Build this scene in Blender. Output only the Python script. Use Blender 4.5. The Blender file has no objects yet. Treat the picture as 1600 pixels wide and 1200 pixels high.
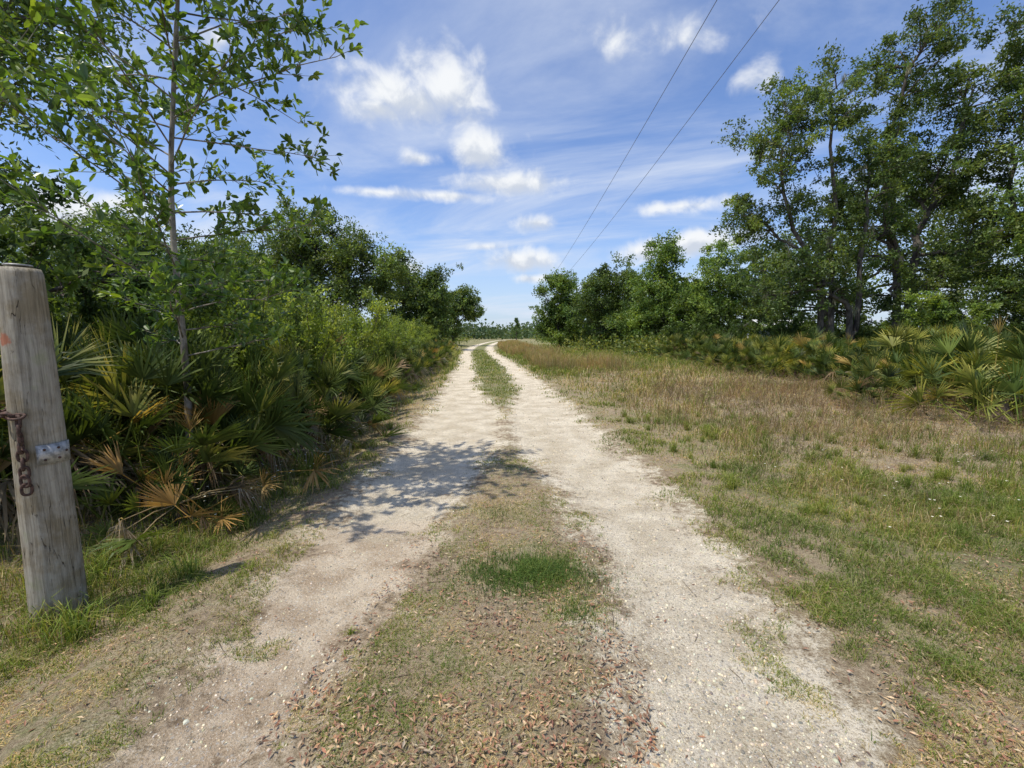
import bpy, math, random
import numpy as np
from mathutils import Vector, Quaternion
C = bpy.context.scene.collection
PI = math.pi
SUN_EL, SUN_DIR = math.radians(66), (0.88, 0.475)   # horizontal direction the shadows fall

# ------------------------------------------------------------------ noise / terrain
def vn(x, y, s=0.0):
    x = np.asarray(x, float); y = np.asarray(y, float)
    xi = np.floor(x); yi = np.floor(y); fx = x-xi; fy = y-yi
    fx = fx*fx*(3-2*fx); fy = fy*fy*(3-2*fy)
    def h(a, b):
        v = np.sin(a*127.1+b*311.7+s*74.7)*43758.5453
        return v-np.floor(v)
    return (h(xi, yi)*(1-fx)+h(xi+1, yi)*fx)*(1-fy)+(h(xi, yi+1)*(1-fx)+h(xi+1, yi+1)*fx)*fy
def fbm(x, y, s=0.0, o=4):
    t = 0; a = .5; k = 1.0; n = 0
    for i in range(o):
        t = t+a*vn(x*k, y*k, s+i*3.1); n += a; a *= .5; k *= 2.03
    return t/n
def sst(a, b, x):
    t = np.clip((np.asarray(x, float)-a)/(b-a), 0, 1); return t*t*(3-2*t)
_Y = [-20, 0, 4.4, 8, 13.5, 22.6, 40.7, 67, 100, 150, 300]
_X = [-.05, -.05, .03, -.1, -.5, -1.25, -3.2, -4.6, -4.7, -3.5, 8]
def xc(Y):
    Y = np.asarray(Y, float)
    return (np.interp(.85*Y, _Y, _X)+np.interp(Y, _Y, _X)+np.interp(1.15*Y, _Y, _X))/3
def gravel(x, y):
    t = x-xc(y)
    outL = np.interp(y, [0, 1.4, 2.6, 4.4, 6, 8, 300], [1.38, 1.42, 1.56, 1.60, 1.55, 1.62, 1.62])
    outR = np.interp(y, [0, 1.4, 2.6, 4.4, 6, 8, 14, 300], [1.36, 1.42, 1.56, 1.58, 1.48, 1.5, 1.62, 1.6])
    sL = np.interp(y, [0, 1.4, 2.6, 4.4, 5.6, 7, 9.5, 11, 14, 22, 300], [.88, .80, .60, .44, .12, -.04, .06, .38, .52, .64, .64])
    sR = np.interp(y, [0, 1.4, 2.6, 4.4, 5.6, 7, 9.5, 11, 14, 22, 300], [.33, .38, .54, .40, .08, -.04, .06, .38, .52, .65, .65])
    d_out = np.where(t < 0, outL+t, outR-t)
    d_in = np.where(t < 0, -t-sL, t-sR)
    return np.clip(np.minimum(d_out, d_in)/.35, -2, 2)
def hgt(x, y):
    t = x-xc(y)
    g = sst(-.6, 1, gravel(x, y))
    z = -.035*g + .05*(fbm(x*.6, y*.6, 3)-.5)+.010*(fbm(x*3, y*3, 5)-.5)
    z = z+.12*sst(2.6, 4.5, -t)+.10*sst(2, 9, t)
    z = z-.08*sst(1.7, 2.3, -t)*(1-sst(2.5, 3.2, -t))
    return z*sst(-30, 0, y)*(1-sst(120, 400, np.abs(x)))
def greenf(x, y):
    t = x-xc(y)
    g = .46+.0*t
    g = g+.28*sst(1.9, 2.6, t)*(1-sst(4.4, 6.0, y+.2*t))
    g = g-.42*sst(2.6, 4.8, t)*sst(4.2, 6.0, y)*(1-sst(13, 22, y))
    g = g+.3*sst(13, 24, y)
    g = g-.06*(np.abs(t) < .8)*(y < 5)+.35*(np.abs(t) < .8)*(y > 9)
    g = g-.32*sst(1.2, 2.0, t)*(1-sst(1.7, 2.6, y))
    return g

# ------------------------------------------------------------------ objects
def link(o, parent=None):
    C.objects.link(o)
    if parent: o.parent = parent
    return o
def tag(o, label=None, cat=None, group=None, kind=None):
    if label: o['label'] = label
    if cat: o['category'] = cat
    if group: o['group'] = group
    if kind: o['kind'] = kind
    return o
def empty(name, loc, rz=0, label=None, cat=None, group=None):
    o = bpy.data.objects.new(name, None); link(o); o.location = loc; o.rotation_euler = (0, 0, rz)
    return tag(o, label, cat, group)
def copy_tree(o, parent=None):
    c = o.copy(); C.objects.link(c)
    if parent: c.parent = parent
    for ch in list(o.children): copy_tree(ch, c)
    return c
class Acc:
    def __init__(s): s.V = []; s.F = []; s.K = []; s.n = 0
    def add(s, V, F, col=(.5, .5, .5)):
        V = np.asarray(V, float).reshape(-1, 3); F = np.asarray(F, np.int64).reshape(-1, 4)
        col = np.asarray(col, float)
        if col.ndim == 1: col = np.tile(col, (len(V), 1))
        s.V.append(V); s.F.append(F+s.n); s.K.append(col); s.n += len(V)
    def quads(s, Q, col):            # Q (n,4,3); col (n,3) or (n,4,3)
        n = len(Q); col = np.asarray(col, float)
        if col.ndim == 1: col = np.tile(col, (n, 1))
        if col.ndim == 2: col = np.repeat(col[:, None, :], 4, 1)
        s.add(Q.reshape(-1, 3), np.arange(n*4).reshape(-1, 4), col.reshape(-1, 3))
    def build(s, name, mat, parent=None, smooth=False, extra=None):
        V = np.concatenate(s.V); F = np.concatenate(s.F); K = np.concatenate(s.K)
        me = bpy.data.meshes.new(name)
        me.vertices.add(len(V)); me.vertices.foreach_set('co', V.astype(np.float32).ravel())
        me.loops.add(F.size); me.loops.foreach_set('vertex_index', F.astype(np.int32).ravel())
        me.polygons.add(len(F)); me.polygons.foreach_set('loop_start', np.arange(0, F.size, 4, dtype=np.int32))
        me.update(calc_edges=True)
        a = me.attributes.new('col', 'FLOAT_COLOR', 'POINT')
        a.data.foreach_set('color', np.concatenate([K, np.ones((len(K), 1))], 1).astype(np.float32).ravel())
        if extra:
            for k, v in extra.items():
                b = me.attributes.new(k, 'FLOAT', 'POINT'); b.data.foreach_set('value', np.asarray(v, np.float32).ravel())
        if smooth: me.polygons.foreach_set('use_smooth', np.ones(len(F), bool))
        me.materials.append(mat)
        return link(bpy.data.objects.new(name, me), parent)
def norm(v): return v/np.maximum(np.linalg.norm(v, axis=-1, keepdims=True), 1e-9)
def tube(acc, P, R, n=6, col=(.5, .5, .5), closed=False):
    P = np.asarray(P, float); R = np.broadcast_to(np.asarray(R, float), (len(P),))
    if closed: T = norm(np.roll(P, -1, 0)-np.roll(P, 1, 0))
    else: T = norm(np.gradient(P, axis=0))
    ref = np.array([1., 0, 0]) if abs(T[0][0]) < .8 else np.array([0, 1., 0])
    rings = []
    for i in range(len(P)):
        u = ref-T[i]*np.dot(ref, T[i]); u /= np.linalg.norm(u)+1e-9; ref = u
        w = np.cross(T[i], u)
        a = np.arange(n)*2*PI/n
        rings.append(P[i]+R[i]*(np.cos(a)[:, None]*u+np.sin(a)[:, None]*w))
    V = np.concatenate(rings); F = []
    m = len(P) if closed else len(P)-1
    for i in range(m):
        i2 = (i+1) % len(P)
        for j in range(n):
            j2 = (j+1) % n; F.append((i*n+j, i*n+j2, i2*n+j2, i2*n+j))
    acc.add(V, F, col)
def leafq(acc, P, d, nrm, L, W, col, fold=False):
    d = norm(d); s = norm(np.cross(d, nrm)); n2 = np.cross(s, d)
    L = np.asarray(L)[:, None]; W = np.asarray(W)[:, None]
    tip = P+d*L; m = P+d*L*.5
    if not fold:
        acc.quads(np.stack([P, m+s*W*.5, tip, m-s*W*.5], 1), col)
    else:
        mid = m-n2*W*.12; tip = tip-n2*L*.10
        a1 = P+d*L*.5+s*W*.5+n2*W*.1; a2 = P+d*L*.5-s*W*.5+n2*W*.1
        acc.quads(np.stack([P, a1, tip, mid], 1), col); acc.quads(np.stack([P, mid, tip, a2], 1), col)
def leaf_oval(acc, P, d, nrm, L, W, col):     # rounder folded leaf, four quads
    d = norm(d); s = norm(np.cross(d, nrm)); n2 = np.cross(s, d); L = L[:, None]; W = W[:, None]
    r1 = P+d*L*.32-n2*W*.10; r2 = P+d*L*.72-n2*(W*.10+L*.03); tip = P+d*L-n2*L*.10
    for sg in (1, -1):
        a = P+d*L*.26+s*W*.44*sg+n2*W*.06; b = P+d*L*.74+s*W*.48*sg+n2*W*.05-n2*L*.03
        for Q in ((P, a, b, r1), (r1, b, tip, r2)):
            acc.quads(np.stack(Q if sg > 0 else Q[::-1], 1), col)
def box(acc, x0, x1, y0, y1, z0, z1, col=(.5, .5, .5)):
    V = [(x, y, z) for z in (z0, z1) for y in (y0, y1) for x in (x0, x1)]
    acc.add(V, [(0, 2, 3, 1), (4, 5, 7, 6), (0, 1, 5, 4), (2, 6, 7, 3), (0, 4, 6, 2), (1, 3, 7, 5)], col)

# ------------------------------------------------------------------ node helper
class NT:
    def __init__(s, nt): s.t = nt; nt.nodes.clear()
    def N(s, ty, **k):
        n = s.t.nodes.new(ty)
        for a, b in k.items(): setattr(n, a, b)
        return n
    def L(s, a, b): s.t.links.new(a, b)
    def put(s, sock, v):
        if isinstance(v, bpy.types.NodeSocket): s.L(v, sock)
        elif v is not None: sock.default_value = v
    def M(s, op, a, b=None, c=None, clamp=False):
        n = s.N('ShaderNodeMath', operation=op, use_clamp=clamp)
        for i, v in enumerate((a, b, c)): s.put(n.inputs[i], v) if v is not None else None
        return n.outputs[0]
    def VM(s, op, a, b=None):
        n = s.N('ShaderNodeVectorMath', operation=op); s.put(n.inputs[0], a)
        if b is not None: s.put(n.inputs[1], b)
        return n.outputs['Value'] if op in ('DOT_PRODUCT', 'LENGTH') else n.outputs[0]
    def noise(s, vec, sc, det=4, rough=.55, dist=0):
        n = s.N('ShaderNodeTexNoise'); s.put(n.inputs['Vector'], vec); n.inputs['Scale'].default_value = sc
        n.inputs['Detail'].default_value = det; n.inputs['Roughness'].default_value = rough; n.inputs['Distortion'].default_value = dist
        return n.outputs['Fac']
    def ss(s, x, a, b):
        n = s.N('ShaderNodeMapRange', interpolation_type='SMOOTHSTEP'); s.put(n.inputs['Value'], x)
        n.inputs['From Min'].default_value = a; n.inputs['From Max'].default_value = b
        return n.outputs[0]
    def mix(s, f, a, b, bt='MIX'):
        n = s.N('ShaderNodeMix', data_type='RGBA', blend_type=bt); s.put(n.inputs[0], f)
        for i, v in ((6, a), (7, b)):
            s.put(n.inputs[i], v if isinstance(v, bpy.types.NodeSocket) else (*v, 1))
        return n.outputs[2]
def newmat(name):
    m = bpy.data.materials.new(name); m.use_nodes = True; return m, NT(m.node_tree)
def finish(T, bsdf): o = T.N('ShaderNodeOutputMaterial'); T.L(bsdf, o.inputs['Surface'])
def attr(T, name, out='Color'): n = T.N('ShaderNodeAttribute', attribute_name=name); return n.outputs[out]
def foliage(name, tr=.35, rough=.45, spec=.4, nsc=2.0, gain=1.0, tc_=(1.9, 1.8, .7)):
    m, T = newmat(name)
    geo = T.N('ShaderNodeNewGeometry')
    c = attr(T, 'col'); nz = T.noise(geo.outputs['Position'], nsc, 2)
    c2 = T.mix(T.ss(nz, .3, .7), T.mix(1.0, c, (.78*gain, .84*gain, .8*gain), 'MULTIPLY'), T.mix(1.0, c, (1.27*gain, 1.16*gain, .95*gain), 'MULTIPLY'))
    p = T.N('ShaderNodeBsdfPrincipled'); T.L(c2, p.inputs['Base Color']); p.inputs['Roughness'].default_value = rough
    p.inputs['Specular IOR Level'].default_value = spec
    t = T.N('ShaderNodeBsdfTranslucent'); T.L(T.mix(1.0, c2, tc_, 'MULTIPLY'), t.inputs['Color'])
    mx = T.N('ShaderNodeMixShader'); mx.inputs[0].default_value = tr; T.L(p.outputs[0], mx.inputs[1]); T.L(t.outputs[0], mx.inputs[2])
    finish(T, mx.outputs[0]); return m
def bark(name, c1, c2, sc=6, zs=.35, bump=.02):
    m, T = newmat(name)
    tc = T.N('ShaderNodeTexCoord'); mp = T.N('ShaderNodeMapping'); T.L(tc.outputs['Object'], mp.inputs[0]); mp.inputs['Scale'].default_value = (1, 1, zs)
    n = T.noise(mp.outputs[0], sc, 7, .65, .4); n2 = T.noise(tc.outputs['Object'], 1.7*sc/6, 3)
    c = T.mix(T.ss(n, .35, .65), c1, c2); c = T.mix(T.ss(n2, .5, .7), c, tuple(min(1, x*1.35) for x in c2))
    p = T.N('ShaderNodeBsdfPrincipled'); T.L(c, p.inputs['Base Color']); p.inputs['Roughness'].default_value = .9
    p.inputs['Specular IOR Level'].default_value = .15
    b = T.N('ShaderNodeBump'); b.inputs['Distance'].default_value = bump; T.L(n, b.inputs['Height']); T.L(b.outputs[0], p.inputs['Normal'])
    finish(T, p.outputs[0]); return m
def simple(name, c1, c2, sc=20, rough=.8, metal=0, bump=.002):
    m, T = newmat(name)
    tc = T.N('ShaderNodeTexCoord'); n = T.noise(tc.outputs['Object'], sc, 6, .6)
    p = T.N('ShaderNodeBsdfPrincipled'); T.L(T.mix(T.ss(n, .35, .65), c1, c2), p.inputs['Base Color'])
    p.inputs['Roughness'].default_value = rough; p.inputs['Metallic'].default_value = metal
    b = T.N('ShaderNodeBump'); b.inputs['Distance'].default_value = bump; T.L(n, b.inputs['Height']); T.L(b.outputs[0], p.inputs['Normal'])
    finish(T, p.outputs[0]); return m
M_LEAF = foliage('oak_leaf', .34, .5, .3, .8, 1.42)
M_NEAR = foliage('young_tree_leaf', .36, .36, .55, 3, 1.08, (1.7, 1.75, .7))
M_PALM = foliage('palmetto_leaf', .24, .5, .22, 2, 1.08)
M_GRASS = foliage('grass_blade', .34, .6, .15, 1.2, 1.12)
M_SHRUB = foliage('shrub_leaf', .38, .5, .3, 2, 1.2)
M_LITTER = foliage('leaf_litter', .05, .6, .3, 5)
M_STONE = foliage('stone', 0.0, .85, .2, 30)
M_BARK = bark('oak_bark', (.042, .035, .028), (.15, .13, .105))
M_BARK2 = bark('young_bark', (.10, .085, .066), (.27, .245, .20), 14, .5, .006)
M_STEM = bark('shrub_stem', (.05, .038, .025), (.12, .095, .07), 12, .4, .004)

# ------------------------------------------------------------------ ground material
def ground_material():
    m, T = newmat('ground_soil')
    geo = T.N('ShaderNodeNewGeometry'); P = geo.outputs['Position']
    g = attr(T, 'gravel', 'Fac'); gr = attr(T, 'green', 'Fac'); sd = attr(T, 'sand', 'Fac')
    n0 = T.noise(P, .55, 5); n1 = T.noise(P, 2.6, 7, .62); n2 = T.noise(P, 19, 6, .65); n3 = T.noise(P, 95, 4, .7); n4 = T.noise(P, 330, 3, .7)
    gm = T.M('ADD', g, T.M('ADD', T.M('MULTIPLY', T.M('SUBTRACT', n1, .5), 3.0), T.M('MULTIPLY', T.M('SUBTRACT', n2, .5), 3.2)))
    gm = T.ss(T.M('ADD', gm, T.M('MULTIPLY', T.M('SUBTRACT', n3, .5), 1.4)), -.4, .6)
    base = T.mix(T.ss(n1, .35, .68), (.55, .47, .345), (.75, .67, .53))
    base = T.mix(T.ss(n2, .42, .62), base, T.mix(1.0, base, (1.12, 1.12, 1.10), 'MULTIPLY'))
    base = T.mix(T.ss(n3, .52, .36), base, T.mix(1.0, base, (.62, .58, .52), 'MULTIPLY'))
    base = T.mix(T.ss(n4, .47, .32), base, T.mix(1.0, base, (.52, .48, .44), 'MULTIPLY'))
    sand = T.mix(T.ss(n1, .4, .62), (.44, .335, .23), (.65, .54, .40))
    sand = T.mix(T.ss(n3, .52, .36), sand, T.mix(1.0, sand, (.72, .68, .63), 'MULTIPLY'))
    sm = T.ss(T.M('ADD', sd, T.M('MULTIPLY', T.M('SUBTRACT', n1, .5), 1.6)), .3, .75)
    base = T.mix(T.M('MULTIPLY', sm, .9), base, sand)
    v = T.N('ShaderNodeTexVoronoi'); T.L(P, v.inputs['Vector']); v.inputs['Scale'].default_value = 55
    v2 = T.N('ShaderNodeTexVoronoi'); T.L(P, v2.inputs['Vector']); v2.inputs['Scale'].default_value = 135
    sep = T.N('ShaderNodeSeparateColor'); T.L(v.outputs['Color'], sep.inputs[0])
    sep2 = T.N('ShaderNodeSeparateColor'); T.L(v2.outputs['Color'], sep2.inputs[0])
    peb = T.M('MULTIPLY', T.M('LESS_THAN', v.outputs['Distance'], .33), T.M('GREATER_THAN', sep.outputs[0], .68))
    base = T.mix(T.M('MULTIPLY', peb, .7), base, T.mix(sep.outputs[1], (.20, .19, .18), (.80, .75, .65)))
    peb2 = T.M('MULTIPLY', T.M('LESS_THAN', v2.outputs['Distance'], .36), T.M('GREATER_THAN', sep2.outputs[0], .52))
    base = T.mix(T.M('MULTIPLY', peb2, .7), base, T.mix(sep2.outputs[1], (.18, .16, .145), (.78, .73, .62)))
    straw = T.mix(T.ss(n3, .35, .65), (.25, .19, .115), (.52, .435, .295))
    soil = T.mix(T.ss(n2, .35, .65), (.20, .145, .095), (.44, .35, .24))
    vg = T.mix(T.ss(n1, .35, .6), soil, straw)
    green = T.mix(T.ss(n3, .35, .6), (.07, .095, .024), (.21, .23, .08))
    gf = T.M('ADD', gr, T.M('ADD', T.M('MULTIPLY', T.M('SUBTRACT', n1, .5), 1.5), T.M('MULTIPLY', T.M('SUBTRACT', n2, .5), 1.8)))
    gf = T.M('ADD', gf, T.M('MULTIPLY', T.M('SUBTRACT', n0, .5), 1.0))
    vg = T.mix(T.M('MULTIPLY', T.ss(gf, .36, .90), .75), vg, green)
    vg = T.mix(T.ss(n4, .48, .34), vg, T.mix(1.0, vg, (.45, .41, .37), 'MULTIPLY'))
    col = T.mix(gm, vg, base)
    hgt_ = T.M('ADD', T.M('MULTIPLY', n2, 1.0), T.M('ADD', T.M('MULTIPLY', n3, .8), T.M('MULTIPLY', n4, .35)))
    hgt_ = T.M('ADD', hgt_, T.M('MULTIPLY', peb, .25))
    p = T.N('ShaderNodeBsdfPrincipled'); T.L(col, p.inputs['Base Color']); p.inputs['Roughness'].default_value = .95
    p.inputs['Specular IOR Level'].default_value = .1
    b = T.N('ShaderNodeBump'); b.inputs['Distance'].default_value = .018; b.inputs['Strength'].default_value = 1.0
    T.L(hgt_, b.inputs['Height']); T.L(b.outputs[0], p.inputs['Normal'])
    finish(T, p.outputs[0]); return m
M_GROUND = ground_material()
def grow(a, b, s0, k):
    out = [a]; s = s0
    while out[-1] < b: out.append(out[-1]+s); s *= k
    return np.array(out)
def sheet(name, X, Y, Z, kind):
    ny, nx = X.shape
    F = (np.arange(ny-1)[:, None]*nx+np.arange(nx-1)[None, :])
    F = np.stack([F, F+1, F+nx+1, F+nx], -1).reshape(-1, 4)
    A = Acc(); A.add(np.stack([X, Y, Z], -1).reshape(-1, 3), F)
    x, y = X.ravel(), Y.ravel()
    t = x-xc(y)
    sand = (1-sst(2.6, 4.2, y))*(1-sst(-.2, .4, t))*.85+.10
    o = A.build(name, M_GROUND, smooth=True, extra={'gravel': gravel(x, y), 'green': greenf(x, y), 'sand': sand})
    return tag(o, kind=kind)
far = grow(14, 1500, .2, 1.13)
xs = np.concatenate([-far[::-1], np.arange(-13.9, 13.95, .12), far])
ys = np.concatenate([np.array([-40, -20, -10, -6, -4]), np.arange(-3, 14, .12), grow(14, 1800, .15, 1.06)])
X, Y = np.meshgrid(xs, ys); Z = hgt(X, Y)
tt = np.abs(X-xc(Y)); Z = Z-.06*(1-sst(1.95, 2.12, tt))*sst(-1.5, -1.0, Y)*(1-sst(125, 135, Y))
sheet('ground', X, Y, Z, 'structure')
ts = np.concatenate([np.array([-2.35, -2.3]), np.arange(-2.25, 2.26, .05), np.array([2.3, 2.35])])
yr = np.concatenate([np.arange(-1.2, 12, .07), grow(12, 138, .1, 1.05)])
Tm, Y = np.meshgrid(ts, yr); X = Tm+xc(Y)
Z = hgt(X, Y)+.004-.05*sst(2.08, 2.34, np.abs(Tm))
sheet('dirt_track', X, Y, Z, 'structure')

# ------------------------------------------------------------------ grass, litter, stones (stuff)
rg = np.random.default_rng(11)
def persp_pts(n, y0, y1, side=1.3):
    Y = np.exp(rg.uniform(math.log(y0), math.log(y1), n)); X = rg.uniform(-1, 1, n)*(Y*side+.4)
    return X, Y
def blades(acc, x, y, h, w, lean, col, tipc, z0=None):
    n = len(x); a = rg.uniform(0, 2*PI, n); b = rg.uniform(0, 2*PI, n)
    z = hgt(x, y) if z0 is None else z0
    P = np.stack([x, y, z-.005], 1); s = np.stack([np.cos(a), np.sin(a), 0*a], 1)*w[:, None]*.5
    ld = np.stack([np.cos(b), np.sin(b), 0*b], 1)
    m = P+ld*(h*lean*.3)[:, None]+np.array([0, 0, 1])*(h*.62)[:, None]
    t = P+ld*(h*lean)[:, None]+np.array([0, 0, 1])*(h*(1-.35*lean))[:, None]
    Q1 = np.stack([P-s, P+s, m+s*.8, m-s*.8], 1); Q2 = np.stack([m-s*.8, m+s*.8, t+s*.12, t-s*.12], 1)
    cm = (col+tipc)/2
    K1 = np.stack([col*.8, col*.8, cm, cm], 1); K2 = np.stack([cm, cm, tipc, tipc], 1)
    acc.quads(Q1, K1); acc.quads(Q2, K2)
def pal(n, cs, jit=.2):
    cs = np.array(cs); c = cs[rg.integers(0, len(cs), n)]
    return c*rg.uniform(1-jit, 1+jit, (n, 1))*rg.uniform(.93, 1.07, (n, 3))
GREENS = [(.10, .15, .03), (.14, .19, .045), (.08, .125, .025), (.21, .225, .07), (.14, .175, .035)]
STRAW = [(.46, .38, .24), (.36, .28, .17), (.54, .46, .30), (.30, .225, .14), (.40, .33, .20)]
A = Acc(); B = Acc()
x, y = persp_pts(560000, 1.15, 45)
xm = rg.uniform(-.95, .7, 60000); ym = np.exp(rg.uniform(math.log(1.15), math.log(5.2), 60000))
x = np.concatenate([x, xm]); y = np.concatenate([y, ym])
t = x-xc(y); g = gravel(x, y)
edge = g+(fbm(x*2.5, y*2.5, 8)-.5)*3.4+(fbm(x*14, y*14, 9)-.5)*1.2
cl = fbm(x*4, y*4, 21)*.45+fbm(x*13, y*13, 22)*.3+fbm(x*1.1, y*1.1, 23)*.25
gp = greenf(x, y)+(fbm(x*1.6, y*1.6, 31)-.5)*1.7+(fbm(x*5, y*5, 32)-.5)*1.2
strip = (np.abs(t) < 1.0) & (y < 6)
ok = (edge < .12) & (rg.random(len(x)) < np.where(strip, sst(.33, .53, cl), sst(.34, .54, cl))) & (t > -3.4) & (t < 12)
x, y, t, gp, cl, strip = x[ok], y[ok], t[ok], gp[ok], cl[ok], strip[ok]
isg = rg.random(len(x)) < np.clip(sst(.0, .9, gp), .12, .95)
hh = rg.uniform(.015, .045, len(x))*(1+1.5*sst(.5, .9, gp)*(np.abs(t) > 1.6))*(1+sst(4, 20, y)*2.6)*np.where(strip, .75, 1)
ww = .0033*np.maximum(1, y/2.2)**.9
col = np.where(isg[:, None], pal(len(x), GREENS), pal(len(x), STRAW))
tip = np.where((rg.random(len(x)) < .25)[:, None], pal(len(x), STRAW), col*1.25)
lean = rg.uniform(.3, 1.6, len(x))
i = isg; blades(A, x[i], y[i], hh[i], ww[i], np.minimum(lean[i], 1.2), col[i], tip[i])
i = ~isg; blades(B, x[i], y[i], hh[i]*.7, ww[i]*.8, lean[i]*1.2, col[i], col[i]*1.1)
tag(A.build('grass', M_GRASS), 'short green grass growing along the verges and middle of the dirt track', 'grass', kind='stuff')
tag(B.build('dry_grass', M_GRASS), 'straw coloured dry grass and thatch beside the dirt track', 'dry grass', kind='stuff')
# tall verge grass and weeds
A = Acc()
x, y = persp_pts(300000, 2.0, 70, 1.35); t = x-xc(y)
cl = fbm(x*1.2, y*1.2, 41)*.45+fbm(x*5, y*5, 42)*.35+fbm(x*15, y*15, 43)*.2
dR = sst(1.8, 3.2, t)*(1-sst(10, 16, t))*sst(2.0, 3.8, y); dL = sst(2.0, 2.5, -t)*(1-sst(3.2, 4.0, -t))
ok = rg.random(len(x)) < (dR*sst(.41, .60, cl)+dL*sst(.36, .5, cl)*.7)
x, y, t = x[ok], y[ok], t[ok]; left = t < 0
dry = rg.random(len(x)) < np.where(left, .22, np.clip(np.interp(y, [3, 5, 7, 14, 26, 60], [.15, .40, .68, .58, .24, .2])+(fbm(x*.9, y*.9, 44)-.5)*1.2, .05, .95))
h = rg.uniform(.06, .24, len(x))*np.where(left, .9, np.interp(y, [2, 5, 9, 20, 60], [.6, .85, 1.35, 1.9, 2.4]))
ww = .0038*np.maximum(1, y/3)**.9
col = np.where(dry[:, None], pal(len(x), STRAW+[(.26, .18, .12), (.22, .16, .11)])*.8, pal(len(x), GREENS+[(.24, .24, .06)]))
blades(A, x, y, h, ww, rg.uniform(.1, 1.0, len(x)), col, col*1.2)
tag(A.build('tall_grass', M_GRASS), 'taller green and yellowing grass on the verges below the palmettos', 'tall grass', kind='stuff')
A = Acc()
x = rg.uniform(2.2, 6, 18000); y = np.exp(rg.uniform(math.log(18), math.log(95), 18000)); x = x+xc(y)
ok = fbm(x*.6, y*.3, 51) > .48; x, y = x[ok], y[ok]
n = len(x); blades(A, x, y, rg.uniform(.3, .9, n), .012*y/18, rg.uniform(.1, .5, n), pal(n, [(.24, .17, .10), (.30, .20, .13), (.16, .17, .06), (.30, .25, .14)]), pal(n, [(.30, .19, .13), (.34, .26, .16), (.2, .22, .07)]))
tag(A.build('dry_brush', M_GRASS), 'reddish brown dry brush along the far right side of the track', 'brush', kind='stuff')
A = Acc()
for k in range(2600):
    yy = math.exp(rg.uniform(math.log(3.4), math.log(16))); xx = rg.uniform(2.2, 8.8)
    if k > 1000: yy = rg.uniform(4.6, 12); xx = rg.uniform(3.6, 8.8)
    if yy < 5 and (xx > 6 or rg.random() < .4): continue
    z = float(hgt(xx, yy)); H = rg.uniform(.10, .45); c = pal(1, [(.22, .16, .11), (.33, .27, .2), (.16, .11, .08)])[0]
    p0 = np.array([xx, yy, z]); d = np.array([rg.normal(0, .5), rg.normal(0, .5), 1.]); top = p0+d*H
    w = .0015*max(1, yy/5)
    tube(A, [p0, (p0+top)/2+rg.normal(0, .02, 3), top], [w, w*.8, w*.4], 3, c)
    for j in range(rg.integers(2, 6)):
        f = rg.uniform(.3, .95); q = p0+(top-p0)*f; e = q+np.array([rg.normal(0, .1), rg.normal(0, .1), rg.uniform(.02, .12)])
        tube(A, [q, e], [w*.6, w*.3], 3, c)
for k in range(320):
    yy = math.exp(rg.uniform(math.log(1.3), math.log(9))); xx = rg.uniform(-3, 8)
    if abs(xx) > 1.3*yy+.4: continue
    a = rg.uniform(0, 6.3); L = rg.uniform(.03, .16); p0 = np.array([xx, yy, float(hgt(xx, yy))+.008]); p1 = p0+np.array([math.cos(a)*L, math.sin(a)*L, .004])
    tube(A, [p0, (p0+p1)/2+rg.normal(0, .006, 3)*[1, 1, .2], p1], [.0016, .0013, .0008], 3, (.16, .12, .09))
tag(A.build('dry_weeds', M_GRASS), 'grey brown leafless weed stalks in the dry field right of the track', 'weeds', kind='stuff')
A = Acc()
n0_ = 3000
cx_ = rg.uniform(-1, 1, n0_); cy_ = np.exp(rg.uniform(math.log(26), math.log(130), n0_)); cx_ = cx_*cy_*1.2
tt_ = cx_-xc(cy_); ok = ((tt_ > 9+cy_*.03) | (tt_ < -5.0-.08*np.maximum(cy_-60, 0))); cx_, cy_ = cx_[ok], cy_[ok]
for a_, b_ in zip(cx_, cy_):
    n = 60; Hh = rg.uniform(.7, 1.7); s_ = .7+b_*.012
    P = np.array([a_, b_, 0])+np.stack([rg.normal(0, s_, n), rg.normal(0, s_, n), rg.uniform(0, Hh, n)], 1)
    leafq(A, P, rg.normal(0, 1, (n, 3))+np.array([0, 0, .2]), rg.normal(0, 1, (n, 3)), rg.uniform(.8, 1.4, n)*(.14+b_*.0025), rg.uniform(.4, .7, n)*(.13+b_*.003), pal(1, [(.08, .11, .03), (.12, .15, .04), (.16, .17, .05), (.06, .09, .025)])*rg.uniform(.75, 1.25, (n, 1)))
tag(A.build('undergrowth', M_SHRUB), 'low mixed green undergrowth far off between and below the trees', 'undergrowth', kind='stuff')
# leaf litter
A = Acc()
x, y = persp_pts(130000, 1.15, 11); t = x-xc(y); g = gravel(x, y)
dens = .58*(np.abs(t) < .95)*(g < .5)*(1-sst(3.0, 5, y))+.6*sst(1.3, 1.9, t)*(1-sst(2.2, 3.5, y))+.28*sst(1.4, 2.1, -t)+.22*sst(1.6, 3, t)+.65*sst(3.6, 6, t)*sst(4.6, 6.5, y)+.016
ok = (rg.random(len(x)) < dens*sst(.30, .64, fbm(x*2.2, y*2.2, 61)*.6+fbm(x*11, y*11, 62)*.4)*.64) & (t > -3.6)
x, y = x[ok], y[ok]; n = len(x); a = rg.uniform(0, 2*PI, n)
P = np.stack([x, y, hgt(x, y)+rg.uniform(.005, .028, n)], 1); d = np.stack([np.cos(a), np.sin(a), rg.normal(0, .2, n)], 1)
nr = norm(np.stack([rg.normal(0, .38, n), rg.normal(0, .38, n), np.ones(n)], 1)); sz = np.maximum(1, y/4)
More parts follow.
